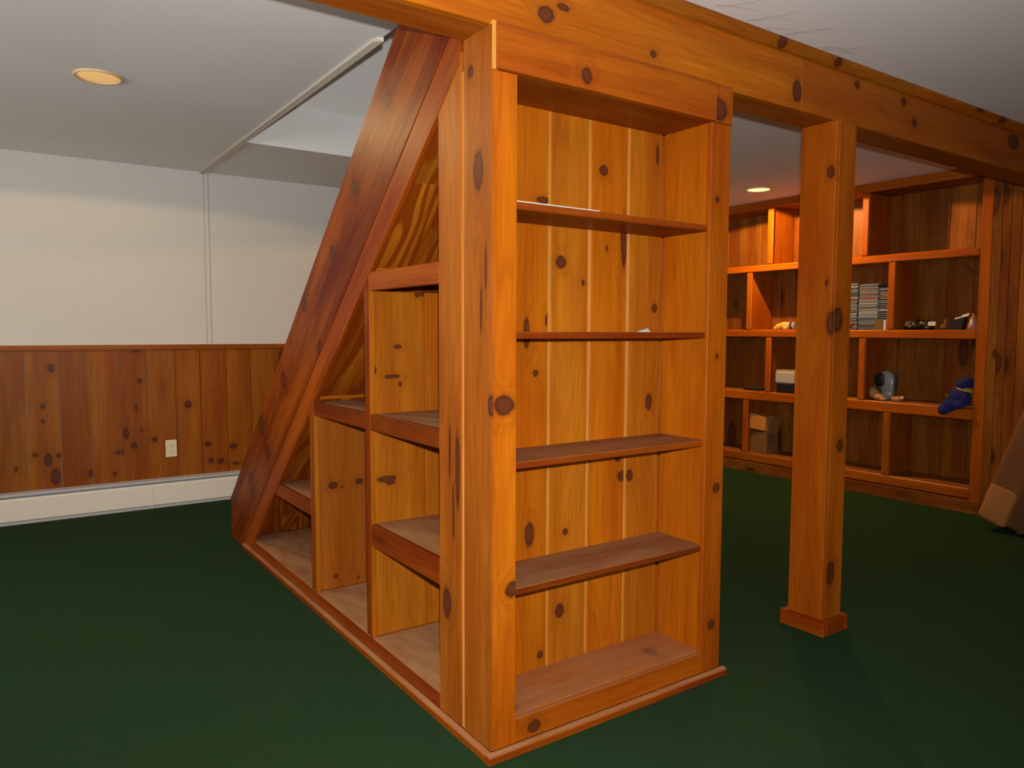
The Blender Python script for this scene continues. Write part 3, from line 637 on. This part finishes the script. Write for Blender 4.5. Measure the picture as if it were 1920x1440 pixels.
# blue plush
f = thing('plush_toy', (4.12, .71, Z3), 'dark blue plush toy with a yellow collar slumped over the shelf edge at the right', 'plush toy')
blob('body', [((4.10, .715, Z3+.075), (.045, .058, .062), (-.6, 0, 0)), ((4.075, .755, Z3+.015), (.038, .050, .045)), ((4.06, .785, Z3-.018), (.030, .036, .036)), ((4.10, .67, Z3+.06), (.04, .035, .05)), ((4.075, .70, Z3+.02), (.03, .04, .03))], BLUE, f, .006)
hd = blob('head', [((4.115, .675, Z3+.165), (.040, .040, .038)), ((4.10, .705, Z3+.150), (.028, .028, .026))], BLUE, f, .005)
blob('ear', [((4.115, .722, Z3+.150), (.015, .020, .030)), ((4.125, .642, Z3+.165), (.014, .016, .030))], BLUE, f, .004)
tube('collar', [(4.115+.042*math.cos(a), .682+.048*math.sin(a), Z3+.118+.012*math.sin(a)) for a in [i*math.pi/10 for i in range(21)]], .006, plain('yellow_ribbon', (.42, .34, .03), .7), f)
blob('paw', [((4.07, .765, Z3+.070), (.015, .016, .018))], plain('green_plush', (.05, .07, .01), .9), f, .004)
# bottom row
f = thing('cardboard_box', (4.19, 2.29, Z4), 'crumpled brown cardboard box in the bottom compartment left of the post', 'box')
mesh('box', [(4.14, 2.372, Z4), (4.13, 2.20, Z4), (4.29, 2.20, Z4), (4.29, 2.372, Z4), (4.15, 2.368, Z4+.17), (4.12, 2.19, Z4+.19), (4.28, 2.21, Z4+.19), (4.29, 2.37, Z4+.16)],
     [(0, 3, 2, 1), (4, 5, 6, 7), (0, 1, 5, 4), (1, 2, 6, 5), (2, 3, 7, 6), (3, 0, 4, 7)], plain('cardboard', (.22, .095, .026), .8, 20, var=.2), f)
mesh('flap', [(4.13, 2.20, Z4+.17), (4.11, 2.165, Z4+.30), (4.26, 2.165, Z4+.31), (4.27, 2.20, Z4+.17), (4.133, 2.196, Z4+.17), (4.113, 2.161, Z4+.30), (4.263, 2.161, Z4+.31), (4.273, 2.196, Z4+.17)],
     [(0, 1, 2, 3), (7, 6, 5, 4), (0, 4, 5, 1), (1, 5, 6, 2), (2, 6, 7, 3), (3, 7, 4, 0)], plain('cardboard_flap', (.32, .14, .04), .8), f)
f = thing('orange_carton', (4.17, 2.29, Z4+.19), 'bright orange-brown carton sitting tilted on the crumpled cardboard box', 'box')
mesh('carton', [(4.13, 2.372, Z4+.205), (4.12, 2.21, Z4+.195), (4.24, 2.21, Z4+.195), (4.25, 2.372, Z4+.205), (4.13, 2.37, Z4+.33), (4.12, 2.205, Z4+.31), (4.24, 2.21, Z4+.31), (4.25, 2.372, Z4+.33)],
     [(0, 3, 2, 1), (4, 5, 6, 7), (0, 1, 5, 4), (1, 2, 6, 5), (2, 3, 7, 6), (3, 0, 4, 7)], plain('orange_card', (.58, .22, .03), .7, var=.1), f)
# dangling wire in the upper right compartment
tag(tube('hanging_wire', [(4.395, .84-.02*math.sin(i*.25)-.0*i, 1.655) if i == 0 else (4.39, .85-.17*(i/12)**1.3, 1.655-.12*math.sin(i/12*1.5)) for i in range(13)], .0018, DARK), 'thin dark wire drooping inside the upper right compartment of the wall bookcase', 'wire')
# paper things on the front bookcase
f = mesh('paper_sheet', [(.08, .0105, 1.5122), (.375, .0105, 1.5122), (.37, .10, 1.5122), (.085, .10, 1.5122), (.08, .0105, 1.5145), (.375, .0105, 1.5145), (.37, .10, 1.5145), (.085, .10, 1.5145)],
         [(0, 3, 2, 1), (4, 5, 6, 7), (0, 1, 5, 4), (1, 2, 6, 5), (2, 3, 7, 6), (3, 0, 4, 7)], PAPER); tag(f, 'thin white paper lying along the front edge of the top bookcase shelf', 'paper')
f = mesh('paper_scrap', [(.555, .03, 1.1675), (.60, .025, 1.1675), (.612, .05, 1.178), (.57, .055, 1.1675), (.555, .03, 1.1687), (.60, .025, 1.1687), (.614, .05, 1.1795), (.57, .055, 1.1687)],
         [(0, 3, 2, 1), (4, 5, 6, 7), (0, 1, 5, 4), (1, 2, 6, 5), (2, 3, 7, 6), (3, 0, 4, 7)], PAPER); tag(f, 'small curled white paper scrap on the second bookcase shelf from the top', 'paper')

# ================================================================= FOLDED BED AT THE RIGHT EDGE
bed = thing('folding_bed', (3.8, .30, 0), 'tan padded folding bed on casters, tilted against the panelled wall at the right edge', 'folding bed')
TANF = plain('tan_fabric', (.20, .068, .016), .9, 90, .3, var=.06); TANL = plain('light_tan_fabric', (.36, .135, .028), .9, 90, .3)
def slab(name, x0, x1, s0, s1, t0, t1, mat, bev, label=None):
    """box in a frame whose s axis climbs away from the floor corner and t axis crosses the padding"""
    o0 = Vector((0, .415, .072)); sa = Vector((0, -.24, .73)).normalized(); ta = Vector((0, -.73, -.24)).normalized()
    bm = bmesh.new(); bmesh.ops.create_cube(bm, size=1)
    for v in bm.verts: v.co = Vector((v.co.x*(x1-x0), v.co.y*(t1-t0), v.co.z*(s1-s0)))
    bmesh.ops.bevel(bm, geom=list(bm.edges), offset=bev, segments=4, affect='EDGES', profile=.5)
    me = bpy.data.meshes.new('m'); bm.to_mesh(me); bm.free(); me.polygons.foreach_set('use_smooth', [True]*len(me.polygons))
    o = link(name, me, mat, bed, label)
    Rm = Matrix((Vector((1, 0, 0)), ta*-1 if False else sa.cross(Vector((1, 0, 0))), sa)).transposed()
    o.rotation_euler = Rm.to_euler()
    Yv = sa.cross(Vector((1, 0, 0))); c = o0+sa*(s0+s1)/2+ta*(t0+t1)/2+Vector(((x0+x1)/2, 0, 0))
    o.location = c-origin(bed); return o
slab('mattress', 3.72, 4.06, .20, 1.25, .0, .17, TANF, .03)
slab('lower_section', 3.715, 4.06, .0, .25, -.002, .165, TANL, .035, 'lighter tan lower section')  # lower end in a lighter tan than the rest
slab('side_panel', 3.70, 4.06, .03, 1.25, .16, .34, plain('brown_fabric', (.10, .038, .012), .9, 90, .3, var=.06), .02, 'darker brown padded side')
tube('frame_tube', [(3.75, .33, .075), (3.75, .12, .10), (3.75, -.1, .10)], .011, GREY, bed)
lathe('caster', [(0, -.012), (.028, -.012), (.034, -.006), (.034, .006), (.028, .012), (0, .012)], (3.80, .20, .034), plain('caster_wheel', (.42, .30, .22), .4), bed, 20, rot=(0, math.pi/2, 0))
lathe('caster', [(0, -.012), (.028, -.012), (.034, -.006), (.034, .006), (.028, .012), (0, .012)], (4.02, .20, .034), plain('caster_wheel', (.42, .30, .22), .4), bed, 20, rot=(0, math.pi/2, 0))
for x in (3.80, 4.02): tube('caster_fork', [(x+.016, .20, .034), (x+.016, .20, .085), (x, .21, .12)], .004, GREY, bed)

# old cobweb threads on the near ceiling
random.seed(3)
WV, WF = [], []
def strand(x, y, a, n, st):
    pts = [(x, y, HF-.002)]
    for i in range(n):
        a += random.uniform(-.45, .45); x += st*math.cos(a); y += st*math.sin(a); pts.append((x, y, HF-.002-random.uniform(0, .004)))
    tube_geo(pts, .0003, WV, WF, 3)
for (x, y, a) in ((.95, -.03, -.8), (1.05, -.03, -.5), (1.15, -.03, -1.0), (1.35, -.03, -.6), (1.37, -.03, -.3), (.78, -.05, -.4)):
    for k in range(2): strand(x, y, a+random.uniform(-.4, .4), 7, .022)
wo = mesh('cobweb', WV, WF, plain('dusty_web', (.16, .15, .14), .9)); tag(wo, 'thin dusty cobweb threads on the near ceiling beside the beam', 'cobweb')
